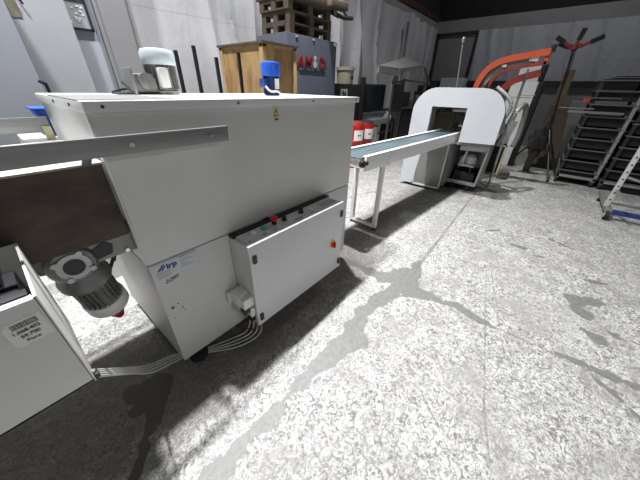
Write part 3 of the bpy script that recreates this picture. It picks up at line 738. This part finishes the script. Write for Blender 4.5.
def pallet(z, dx, dy, label):
    t = thing('pallet', label, 'pallet', (4.0 + dx, 3.95 + dy, z))
    x0, x1, y0, y1 = 3.5 + dx, 4.5 + dx, 3.52 + dy, 4.16 + dy
    m = MB()
    for k in range(6): yk = y0 + k * (y1 - y0 - .1) / 5; m.box((x0, yk, z + .118), (x1, yk + .1, z + .14))
    for x in (x0, (x0 + x1) / 2 - .05, x1 - .1): m.box((x, y0, z + .096), (x + .1, y1, z + .118))
    m.build('deck', 'pallet', t)
    for x in (x0, (x0 + x1) / 2 - .05, x1 - .1):
        for y in (y0, (y0 + y1) / 2 - .05, y1 - .1):
            m = MB(); m.box((x, y, z + .02), (x + .1, y + .1, z + .096)); m.build('block', 'pallet', t)
    m = MB()
    for x in (x0, (x0 + x1) / 2 - .05, x1 - .1): m.box((x, y0, z), (x + .1, y1, z + .02))
    m.build('runner', 'pallet', t)
pallet(2.36, 0, 0, 'bottom wooden pallet of the stack, lying on the dark grey box')
pallet(2.50, .02, .01, 'middle wooden pallet of the stack on the dark grey box')
pallet(2.64, -.02, 0, 'third wooden pallet up on the dark grey box')
m = MB(); m.box((3.45, 3.45, 2.78), (4.62, 4.2, 2.90), .006); m.box((4.3, 3.35, 2.79), (4.75, 3.5, 2.88), .004)
tag(m.build('timber_board', 'pallet', loc=(4.0, 3.9, 2.78)), 'thick timber board lying on top of the pallet stack', 'board')
m = MB(); m.tube([(4.35, 3.32, 2.70), (4.6, 3.34, 2.68), (4.95, 3.4, 2.73)], .03, 8); m.bar((4.5, 3.36, 2.68), (4.5, 3.6, 2.79), .05, .05); m.bar((4.86, 3.4, 2.70), (4.6, 3.45, 2.86), .02, .02)
tag(m.build('metal_arm', 'black', loc=(4.6, 3.4, 2.68)), 'black metal arm sticking out from under the timber board', 'arm')

# row of thin black rods behind the machine
t = thing('rod_stand', 'row of thin black upright rods behind the grey machine', 'stand', (1.6, 2.7, 0))
m = MB(); m.box((1.2, 2.62, 0), (2.05, 2.78, .05), .004); m.box((1.2, 2.68, 1.2), (2.05, 2.72, 1.24)); m.build('base', 'dark', t)
for x, z in ((1.30, 1.90), (1.47, 1.95), (1.68, 1.88), (1.94, 1.94)):
    m = MB(); m.bar((x, 2.7, .04), (x, 2.7, z), .026, .026); m.build('rod', 'black', t)

# grey wrapped cabinets and hanging panel at the left
t = thing('tall_cabinet', 'tall bluish-grey cabinet at the far left behind the guide rails', 'cabinet', (-.6, 3.9, 0))
m = MB(); m.box((-2.2, 3.45, 0), (.455, 4.3, 2.9), .01); m.build('body', 'panel', t)
m = MB(); m.box((-.85, 3.444, .05), (-.842, 3.452, 2.85)); m.build('door_gap', 'greymetal', t)
t = thing('partition_panel', 'wide grey fabric partition panel between the tall cabinet and the poster', 'panel', (.7, 4.2, 0))
m = MB(); m.box((.5, 4.12, 0), (.98, 4.18, 3.2), .01); m.build('panel', 'panel2', t)
m = MB(); m.box((.5, 4.115, 2.15), (.62, 4.122, 3.2), .002); m.build('cloth_patch', 'beige', t)
m = MB(); m.tube([(.60, 4.1, 2.5), (.63, 4.09, 2.35), (.66, 4.1, 2.25)], .008); m.build('hook', 'black', t)
m = MB(); m.box((.92, 4.3, 0), (1.26, 4.36, 3.3), .01)
tag(m.build('partition_panel', 'panel', loc=(1.09, 4.33, 0)), 'narrow light grey partition panel under the black-framed poster', 'panel')
m = MB(); m.tube([(.41, 3.0, 0), (.415, 3.0, 1.0), (.42, 3.0, 1.58), (.412, 3.0, 1.63), (.385, 3.0, 1.65)], .011)
m.lathe((.41, 3.0, 0), [(.022, 0), (.022, .02), (.012, .03)], 16)
tag(m.build('hooked_rod', 'black', loc=(.4, 3, 0)), 'black rod with hooked top sticking up behind the machine lid', 'rod')
t = thing('poster', 'black-framed poster hanging on the narrow grey partition panel', 'poster', (1.15, 4.29, 2.1))
def fr(m, x0, x1, z0, z1, w, y0, y1):
    m.box((x0, y0, z0), (x0 + w, y1, z1)); m.box((x1 - w, y0, z0), (x1, y1, z1)); m.box((x0, y0, z0), (x1, y1, z0 + w)); m.box((x0, y0, z1 - w), (x1, y1, z1))
m = MB(); fr(m, .96, 1.20, 2.13, 2.75, .022, 4.275, 4.298); m.build('frame', 'black', t)
m = MB(); m.box((.975, 4.287, 2.14), (1.19, 4.297, 2.74)); pp = m.build('print', 'panel', t)
m = MB(); m.box((.98, 4.283, 2.37), (1.185, 4.287, 2.5)); m.build('picture', 'rust', pp)
m = MB(); r = random.Random(2)
for k in range(14): x, z = r.uniform(1.0, 1.14), r.uniform(2.18, 2.33); m.box((x, 4.283, z), (x + .02, 4.287, z + .012))
m.build('print_mark', 'paper', pp)
# blue tub on a grey drum
t = thing('blue_tub', 'bright blue plastic tub just above the far guide rail', 'tub', (.29, 2.85, 1.3))
m = MB(); m.prism([(.265, 2.8, 1.478), (.38, 2.8, 1.478), (.36, 2.8, 1.30), (.32, 2.8, 1.30)], (0, .25, 0)); m.build('body', 'blue', t)
m = MB(); m.box((.255, 2.785, 1.472), (.39, 3.06, 1.485), .003); m.build('rim', 'blue', t)
m = MB(); m.cyl((.345, 2.795, 1.44), (.345, 2.8, 1.44), .014, n=12); m.build('sticker', 'paper', t)
m = MB(); m.box((.14, 2.78, 0), (.38, 3.08, 1.3), .01)
tag(m.build('pedestal', 'machine', loc=(.25, 2.9, 0)), 'grey pedestal carrying the blue tub', 'pedestal')

# dark cabinet, screen and bucket
t = thing('low_cabinet', 'black cabinet with a small white logo square behind the machine', 'cabinet', (5.4, 3.9, 0))
m = MB(); m.box((4.75, 3.7, 0), (5.93, 4.3, 1.735), .01); m.build('body', 'black', t)
m = MB(); m.box((5.14, 3.69, 1.46), (5.38, 3.7, 1.64)); lg = m.build('sticker', 'greyink', t)
text('lettering', 'N', .15, 'ink', lg, (5.20, 3.685, 1.50), X, Z, .002, 0, .008, 1.1)
m = MB(); m.box((5.95, 3.66, 0), (6.06, 3.74, 1.88), .004); m.build('upright', 'black', t)
t = thing('bucket', 'beige bucket standing on the black cabinet', 'bucket', (5.6, 3.95, 1.735))
m = MB(); m.lathe((5.58, 3.92, 1.737), [(.17, 0), (.19, .27), (.2, .275), (.2, .30), (.17, .31)], 26); m.build('body', 'beige', t)
m = MB(); m.lathe((5.58, 3.92, 1.99), [(.205, 0), (.205, .06), (.15, .065)], 26); m.build('lid', 'beige', t)
m = MB(); m.box((5.52, 3.72, 1.82), (5.62, 3.73, 1.88)); m.build('label', 'dark', t)
t = thing('display_screen', 'black glossy flat screen above the grey film roll', 'screen', (6.6, 3.75, 1.12))
m = MB(); m.box((6.07, 3.72, 1.135), (7.2, 3.78, 1.76), .008); m.build('housing', 'dark', t)
m = MB(); m.box((6.1, 3.712, 1.15), (7.17, 3.72, 1.73)); m.build('panel', 'glass', t)
m = MB(); m.box((6.55, 4.14, 0), (6.7, 4.2, 1.6)); m.box((6.3, 4.12, 0), (6.95, 4.4, .03)); m.box((6.6, 3.78, 1.4), (6.65, 4.16, 1.5)); m.build('stand', 'dark', t)
t = thing('film_roll', 'thick grey roll of film lying on a black rack behind the red drums', 'roll', (7.0, 3.9, .8))
m = MB(); m.cyl((6.2, 3.9, .955), (7.8, 3.9, .93), .165, n=36); m.build('film', 'roll', t)
m = MB(); m.cyl((6.1, 3.9, .957), (7.95, 3.9, .928), .04, n=16); m.cyl((7.8, 3.9, .93), (7.84, 3.9, .929), .14, n=24); m.build('core', 'dark', t)
t = thing('roll_rack', 'black metal rack carrying the grey film roll', 'rack', (7.0, 3.9, 0))
for x in (6.13, 7.93):
    m = MB(); m.box((x - .03, 3.7, 0), (x + .03, 3.76, .92)); m.box((x - .03, 4.06, 0), (x + .03, 4.1, .92)); m.box((x - .03, 3.7, .84), (x + .03, 4.1, .89)); m.build('end_frame', 'dark', t)
m = MB(); m.box((6.1, 3.71, .55), (7.95, 3.75, .60)); m.box((6.1, 3.71, .1), (7.95, 3.75, .15)); m.build('cross_bar', 'dark', t)

def drum(x, y, mat, top, label, cat='drum', h=.95, r=.20, group=None):
    t = thing('drum', label, cat, (x, y, 0))
    m = MB(); m.lathe((x, y, 0), [(r, 0), (r, .28), (r + .012, .30), (r, .32), (r, .58), (r + .012, .60), (r, .62), (r, h - .06), (r * .93, h)], 32); m.build('body', mat, t)
    m = MB(); m.lathe((x, y, h), [(r * .9, -.01), (r * .82, .045), (r * .4, .07)], 28); m.build('cap', top, t)
    if mat == 'red':
        m = MB(); n = 10
        for k in range(n):
            a0 = math.radians(-152 + k * 7); a1 = math.radians(-152 + (k + 1) * 7); q = r + .004
            m.prism([(x + q * math.cos(a0), y + q * math.sin(a0), .62), (x + q * math.cos(a1), y + q * math.sin(a1), .62), (x + q * math.cos(a1), y + q * math.sin(a1), .84), (x + q * math.cos(a0), y + q * math.sin(a0), .84)], (.004 * math.cos(a0), .004 * math.sin(a0), 0))
        lb = m.build('label', 'paper', t)
        m = MB(); a = math.radians(-118); q = r + .010
        m.prism([(x + q * math.cos(a - .18), y + q * math.sin(a - .18), .72), (x + q * math.cos(a + .18), y + q * math.sin(a + .18), .72), (x + q * math.cos(a + .18), y + q * math.sin(a + .18), .745), (x + q * math.cos(a - .18), y + q * math.sin(a - .18), .745)], (0, -.002, 0)); m.build('print_line', 'ink', lb)
drum(5.90, 3.45, 'red', 'dark', 'red drum with dark cap and white label, fully seen behind the conveyor')
drum(5.48, 3.47, 'red', 'darkred', 'red drum half hidden by the machine edge')
drum(6.27, 3.45, 'galv', 'dark', 'grey metal canister right of the red drums', 'canister', .84, .13)

# machine under a small hood near the left wall
hd = thing('hooded_frame_machine', 'dark framed machine with tilted metal canopy left of the white arch', 'machine', (7.8, 3.4, 0))
A, B, C_, D = (5.75, 3.2, 2.03), (6.75, 3.2, 2.03), (7.95, 3.65, 2.36), (9.3, 3.6, 2.27)
m = MB(); m.prism([A, B, D, C_], (0, 0, .05)); m.build('canopy', 'canopy', hd)
m = MB(); m.bar(Vector(A) + Vector((0, 0, -.02)), Vector(B) + Vector((0, 0, -.05)), .03, .12); m.bar(B, D, .03, .07); m.bar(A, C_, .03, .07); m.build('canopy_rim', 'greymetal', hd)
m = MB()
for a, b_, w in (((9.2, 3.55, 2.25), (9.75, 3.5, 1.8), .05), ((9.4, 3.5, 0), (9.4, 3.5, 1.85), .07), ((7.75, 3.5, 1.88), (9.4, 3.5, 1.85), .05), ((7.75, 3.5, 0), (7.75, 3.5, 1.88), .08),
               ((6.95, 3.4, 0), (7.0, 3.42, 1.88), .05), ((6.9, 3.4, 1.8), (7.8, 3.5, 1.85), .05), ((7.3, 3.5, 1.85), (7.6, 3.6, 2.25), .05), ((6.9, 3.4, 1.8), (6.95, 3.35, 2.06), .04), ((7.75, 3.5, 1.2), (9.4, 3.5, 1.2), .05), ((7.0, 3.4, 1.1), (7.75, 3.5, 1.1), .05)):
    m.bar(a, b_, w, w)
m.build('frame', 'hoodframe', hd)
m = MB(); m.box((7.08, 3.42, 1.15), (7.7, 3.46, 1.78), .01); m.build('side_panel', 'dark', hd)
m = MB(); m.box((8.1, 3.55, .0), (9.3, 4.2, 1.15), .02); m.box((8.15, 3.6, 1.15), (8.6, 4.0, 1.6), .02); m.build('body', 'dark', hd)
m = MB(); m.bar((8.2, 4.4, 2.3), (8.35, 4.45, 3.6), .04, .04)
m.bm.clear(); m.bar((9.5, 4.36, 0), (9.35, 4.36, 3.4), .05, .05)
tag(m.build('leaning_pole', 'greymetal', loc=(9.5, 4.5, 0)), 'thin grey pole standing against the left wall behind the canopy', 'pole')

# ------------------------------------------------------------------ things before the back wall
m = MB(); m.box((11.4, 2.6, 0), (12.2, 4.3, 1.55), .02)
tag(m.build('storage_chest', 'brownpanel', loc=(11.8, 3.4, 0)), 'dull brown case behind the arch by the back wall', 'case')
t = thing('shelf_unit', 'dark shelf unit with clutter in the room corner', 'shelf', (11.6, 3.6, 0))
m = MB(); m.box((10.7, 2.7, 1.5), (11.3, 4.35, 1.62)); m.build('top_shelf', 'dark', t)
for y in (2.72, 4.3):
    for x in (10.72, 11.26):
        m = MB(); m.box((x, y, 0), (x + .04, y + .04, 1.5)); m.build('post', 'dark', t)
for k, (y, w, h, mat, lab) in enumerate(((2.75, .75, .42, 'panel', 'pale grey carton on the dark shelf in the corner'), (3.62, .25, .3, 'black', 'small black box on the corner shelf next to the pale carton'), (3.95, .32, .2, 'dark', 'low dark box at the corner end of the shelf'))):
    m = MB(); m.box((10.75, y, 1.62), (11.2, y + w, 1.62 + h), .02); tag(m.build('carton', mat, loc=(11, y, 1.62)), lab, 'box')

wc = thing('white_cabinet', 'tall white cabinet with black side standing behind the orange arms', 'cabinet', (8.6, .8, 0))
m = MB(); m.box((8.4, .56, 0), (8.9, 1.08, 1.88), .01); m.build('body', 'white', wc)
m = MB(); m.box((8.39, .45, 0), (8.9, .555, 1.88), .006); m.build('side_panel', 'black', wc)
m = MB(); m.box((8.395, .6, 1.55), (8.4, 1.0, 1.56)); m.build('door_gap', 'greymetal', wc)
t = thing('white_box', 'white box with black end lying on top of the tall white cabinet', 'box', (8.65, .75, 1.88))
m = MB(); m.box((8.4, .60, 1.88), (8.9, 1.0, 2.24), .012); m.build('body', 'white', t)
m = MB(); m.box((8.4, .52, 1.90), (8.9, .60, 2.22), .012); m.build('end_cap', 'black', t)
t = thing('tool_case', 'black case with pale yellow edging on the floor behind the arch machine', 'case', (8.0, .9, 0))
m = MB(); m.box((7.3, .62, .0), (7.5, .92, .62), .008); m.build('body', 'black', t)
m = MB()
for y in (.62, .905): m.box((7.29, y - .01, 0), (7.3, y + .02, .63))
m.box((7.29, .61, .60), (7.3, .925, .63)); m.build('edging', 'paleyellow', t)
m = MB(); m.box((7.32, .64, .62), (7.48, .84, .85), .02)
tag(m.build('cushion', 'black', loc=(7.4, .75, .62)), 'small black pad on top of the yellow-edged case', 'pad')
# leaning brown board and plank
m = MB(); m.prism([(8.7, .2, 0), (8.7, -.46, 0), (8.85, -.16, 1.42), (8.85, .2, 1.42)], (.22, 0, 0))
tag(m.build('brown_board', 'brownpanel', loc=(8.8, -.1, 0)), 'dull brown board leaning behind the black tripod stand', 'board')
m = MB(); m.bar((9.15, .02, 0), (9.15, .10, 2.13), .19, .04, (1, 0, 0))
tag(m.build('wooden_plank', 'plank', loc=(9.15, .0, 0)), 'brown wooden plank standing upright behind the tripod stand', 'plank')

# tripod stand with folded head
tr = thing('tripod_stand', 'tall black tripod stand with four spread arms on its red head', 'stand', (7.9, -.03, 0))
top = Vector((7.9, .18, 2.40)); bot = Vector((7.9, -.03, .55)); hub = bot + (top - bot) * .35
m = MB(); m.cyl(bot, hub, .028, n=12); m.cyl(hub, top, .02, n=12); m.lathe(hub, [(.035, 0), (.035, .06)], 14); m.lathe(bot + (top - bot) * .68, [(.03, 0), (.03, .07)], 14); m.lathe(bot, [(.035, 0), (.04, .05)], 14)
m.build('pole', 'black', tr)
for fx in ((8.68, .60, 0), (7.38, -.33, 0), (7.68, -.46, 0), ):
    m = MB(); m.cyl(Vector((7.9, .01, .98)), Vector(fx) + Vector((0, 0, .02)), .02, n=10); m.bar(Vector((7.9, -.03, .57)), Vector((7.9, .01, .98)).lerp(Vector(fx), .5), .012, .012); lg = m.build('leg', 'black', tr)
    m = MB(); m.lathe(fx, [(.025, 0), (.025, .03), (.015, .04)], 12); m.build('foot', 'rubber', lg)
m = MB(); m.lathe(top - Vector((0, 0, .03)), [(.03, 0), (.06, .03), (.05, .09), (.02, .11)], 16); m.bar(top + Vector((0, -.1, .06)), top + Vector((0, .1, .05)), .05, .06); m.build('head', 'darkred', tr)
for tip in ((7.9, .50, 2.60), (7.95, .42, 2.50), (7.9, .14, 2.70), (7.9, -.17, 2.57)):
    d = (Vector(tip) - top).normalized()
    m = MB(); m.bar(top + d * .05, tip, .045, .05); am = m.build('arm', 'darkred', tr)
    m = MB(); m.bar(Vector(tip) - d * .16, Vector(tip) + d * .02, .055, .075); m.build('arm_tip', 'black', am)
m = MB(); m.tube([top + Vector((-.02, -.03, .03)), (7.88, .1, 2.0), (7.9, .08, 1.5), (7.88, .02, 1.1), (7.9, -.02, .7)], .008); m.build('cable', 'black', tr)
# dark cloth bag hanging by the tripod
bm_ = bmesh.new(); bmesh.ops.create_icosphere(bm_, subdivisions=4, radius=1)
r = random.Random(9)
for v in bm_.verts:
    n_ = v.co.normalized(); k = 1 + .16 * math.sin(n_.x * 7 + n_.z * 4) + .12 * math.sin(n_.y * 9 - n_.z * 6) + .06 * math.sin(n_.z * 17 + n_.y * 5)
    v.co = Vector((n_.x * .12, n_.y * .17, n_.z * .30)) * k
bm_.transform(Matrix.Translation((8.12, .12, .70)))
m = MB(); m.bm = bm_; m.tube([(8.12, .12, .95), (8.0, .05, 1.15), (7.95, .02, 1.2)], .012)
m.box((8.05, .06, .0), (8.2, .2, .45), .02)
tag(m.build('cloth_bag', 'bag', loc=(8.12, .12, 0)), 'dark crumpled cloth bag slumped against the tripod stand', 'bag')

# pale plastic pipe lengths lying behind the stand
m = MB(); m.bar((8.45, .5, 1.20), (8.3, -.4, 1.20), .10, .05)
m.bm.clear()
# ------------------------------------------------------------------ tray trolleys at the right
def trolley(x0, x1, y0, y1, zs, top, label, extra):
    t = thing('tray_trolley', label, 'trolley', ((x0 + x1) / 2, (y0 + y1) / 2, 0))
    for x in (x0, x1 - .05):
        for y in (y0, y1 + .05):
            m = MB(); m.box((x, y - .05, .12), (x + .05, y, top), .004); m.build('post', 'galv' if (x == x0 and y != y0) else 'dark', t)
    m = MB(); m.box((x0, y1, .13), (x0 + .05, y0, .18), .004); m.box((x1 - .05, y1, .13), (x1, y0, .18)); m.box((x0, y0 - .05, .13), (x1, y0, .18)); m.box((x0, y1, .13), (x1, y1 + .05, .18)); m.build('base_frame', 'galv', t)
    for z in zs:
        m = MB(); m.box((x0 + .06, y1 + .06, z - .17), (x1 - .06, y0 - .03, z - .015)); sh = m.build('tray', 'shelf', t)
        m = MB(); m.box((x0 - .005, y1 + .02, z - .02), (x0 + .03, y0 + .0, z), .003); m.box((x0, y0 - .02, z - .02), (x1, y0 + .015, z), .003); m.build('tray_edge', 'trayedge', sh)
    for (x, y) in ((x0 + .06, y0 - .03), (x1 - .06, y0 - .03), (x0 + .06, y1 + .04), (x1 - .06, y1 + .04)):
        m = MB(); m.cyl((x, y - .02, .055), (x, y + .02, .055), .055, n=18); cs = m.build('caster', 'rubber', t)
        m = MB(); m.cyl((x, y - .023, .055), (x, y + .023, .055), .02, n=12); m.box((x - .03, y - .03, .09), (x + .03, y + .03, .13)); m.build('caster_fork', 'galv', cs)
    for a, b_, w, mat in extra:
        m = MB(); m.bar(a, b_, w[0], w[1]); m.build('loose_rail', mat, t)
    return t
trolley(7.5, 8.4, -.42, -1.06, [.28, .48, .70, .90, 1.10, 1.30, 1.5, 1.72], 1.86, 'black tray trolley nearest the tripod stand, stacked with dark trays',
        [((7.46, -.14, 1.36), (7.46, -.92, 1.36), (.03, .035), 'steel'), ((7.44, .02, 1.42), (7.44, -.5, 1.42), (.02, .02), 'steel'), ((7.46, -.2, 1.6), (7.46, -.8, 1.6), (.03, .02), 'trayedge')])
trolley(7.45, 8.4, -1.12, -2.1, [.2, .40, .62, .82, 1.02, 1.22, 1.42, 1.64], 1.86, 'black tray trolley at the right frame edge, farther from the tripod stand', [])
# loose flat trays lying across the trolley tops
for k, (y0, y1, z, x, lab) in enumerate(((-.45, -1.9, 1.865, 7.5, 'lowest long black panel across the trolley tops'), (-.60, -1.8, 1.91, 7.56, 'topmost long black panel across the trolley tops'))):
    t = thing('black_panel', lab, 'panel', (x + .4, (y0 + y1) / 2, z))
    m = MB(); m.box((x, y1, z), (x + .8, y0, z + .035), .003); m.build('sheet', 'shelf', t)
    m = MB(); m.box((x - .012, y1, z), (x, y0 + .1, z + .02)); m.build('edge', 'trayedge', t)
m = MB(); m.box((8.6, -.42, 0), (9.0, -.18, 1.56), .01); m.bm.clear()
m.box((7.55, -.42, 1.515), (7.75, -.30, 1.60), .006)
m.bm.clear(); m.box((9.6, -.34, 1.42), (9.8, -.16, 1.60), .01); m.bm.clear(); m.box((7.62, -.40, 1.515), (7.9, -.30, 1.60), .004)
tag(m.build('orange_case', 'orange', loc=(7.76, -.35, 1.515)), 'small orange plastic case lying on an upper tray of the trolley', 'case')
m = MB(); m.box((10.6, -2.6, 0), (11.2, -.2, 1.5), .02)
tag(m.build('grey_cupboard', 'wallpaint', loc=(10.9, -1.4, 0)), 'long low grey cupboard behind the tray trolleys', 'cupboard')

# perforated upright cart at right edge
t = thing('perforated_cart', 'low cart at right edge with perforated white upright and black casters', 'cart', (6.0, -1.3, 0))
m = MB(); m.box((5.73, -1.10, .16), (5.79, -1.045, 1.75), .003); pu = m.build('upright', 'machine', t)
m = MB()
for k in range(14): m.cyl((5.726, -1.0725, .27 + k * .105), (5.732, -1.0725, .27 + k * .105), .011, n=10)
m.build('hole', 'ink', pu)
m = MB(); m.bar((5.55, -1.10, .13), (6.72, -1.10, .13), .07, .06); m.build('base_bar', 'greymetal', t)
m = MB(); m.bar((5.63, -1.12, .12), (5.66, -2.3, .12), .09, .05); m.build('cross_bar', 'darkblue', t)
m = MB(); m.bar((6.1, -1.1, .13), (6.1, -2.3, .13), .04, .03); m.build('cross_bar', 'greymetal', t)
for x in (5.58, 6.6):
    m = MB(); m.cyl((x, -1.12, .075), (x, -1.075, .075), .075, n=22); cs = m.build('caster', 'rubber', t)
    m = MB(); m.cyl((x, -1.124, .075), (x, -1.071, .075), .042, n=16); m.box((x - .03, -1.13, .09), (x + .05, -1.07, .13), .004); m.build('caster_fork', 'machine', cs)
m = MB(); m.bar((5.76, -1.07, .42), (5.45, -1.2, .35), .03, .03); m.bar((5.76, -1.10, .62), (5.76, -1.4, .55), .03, .03); m.build('brace', 'galv', t)

# ------------------------------------------------------------------ world and camera
w = bpy.data.worlds.new('World'); S.world = w; w.use_nodes = True
w.node_tree.nodes['Background'].inputs[0].default_value = (.75, .8, .9, 1); w.node_tree.nodes['Background'].inputs[1].default_value = .0
cam = bpy.data.cameras.new('camera'); co = bpy.data.objects.new('camera', cam); COL.objects.link(co)
R = Matrix(((0.6390278660810357, 0.37926044084484234, -0.6691822654420048), (-0.7688769711241614, 0.33952127419056616, -0.5418057840656095), (0.021716114911590558, 0.8607478274048621, 0.5085681743591083)))
co.matrix_world = Matrix.Translation((0, 0, 1.65)) @ R.to_4x4()
cam.sensor_width = 36; cam.lens = 257.608 / 640 * 36; cam.clip_start = .05; cam.clip_end = 60
S.camera = co
S.view_settings.view_transform = 'Standard'; S.view_settings.look = 'None'; S.view_settings.gamma = 1
S.view_settings.exposure = -1.27
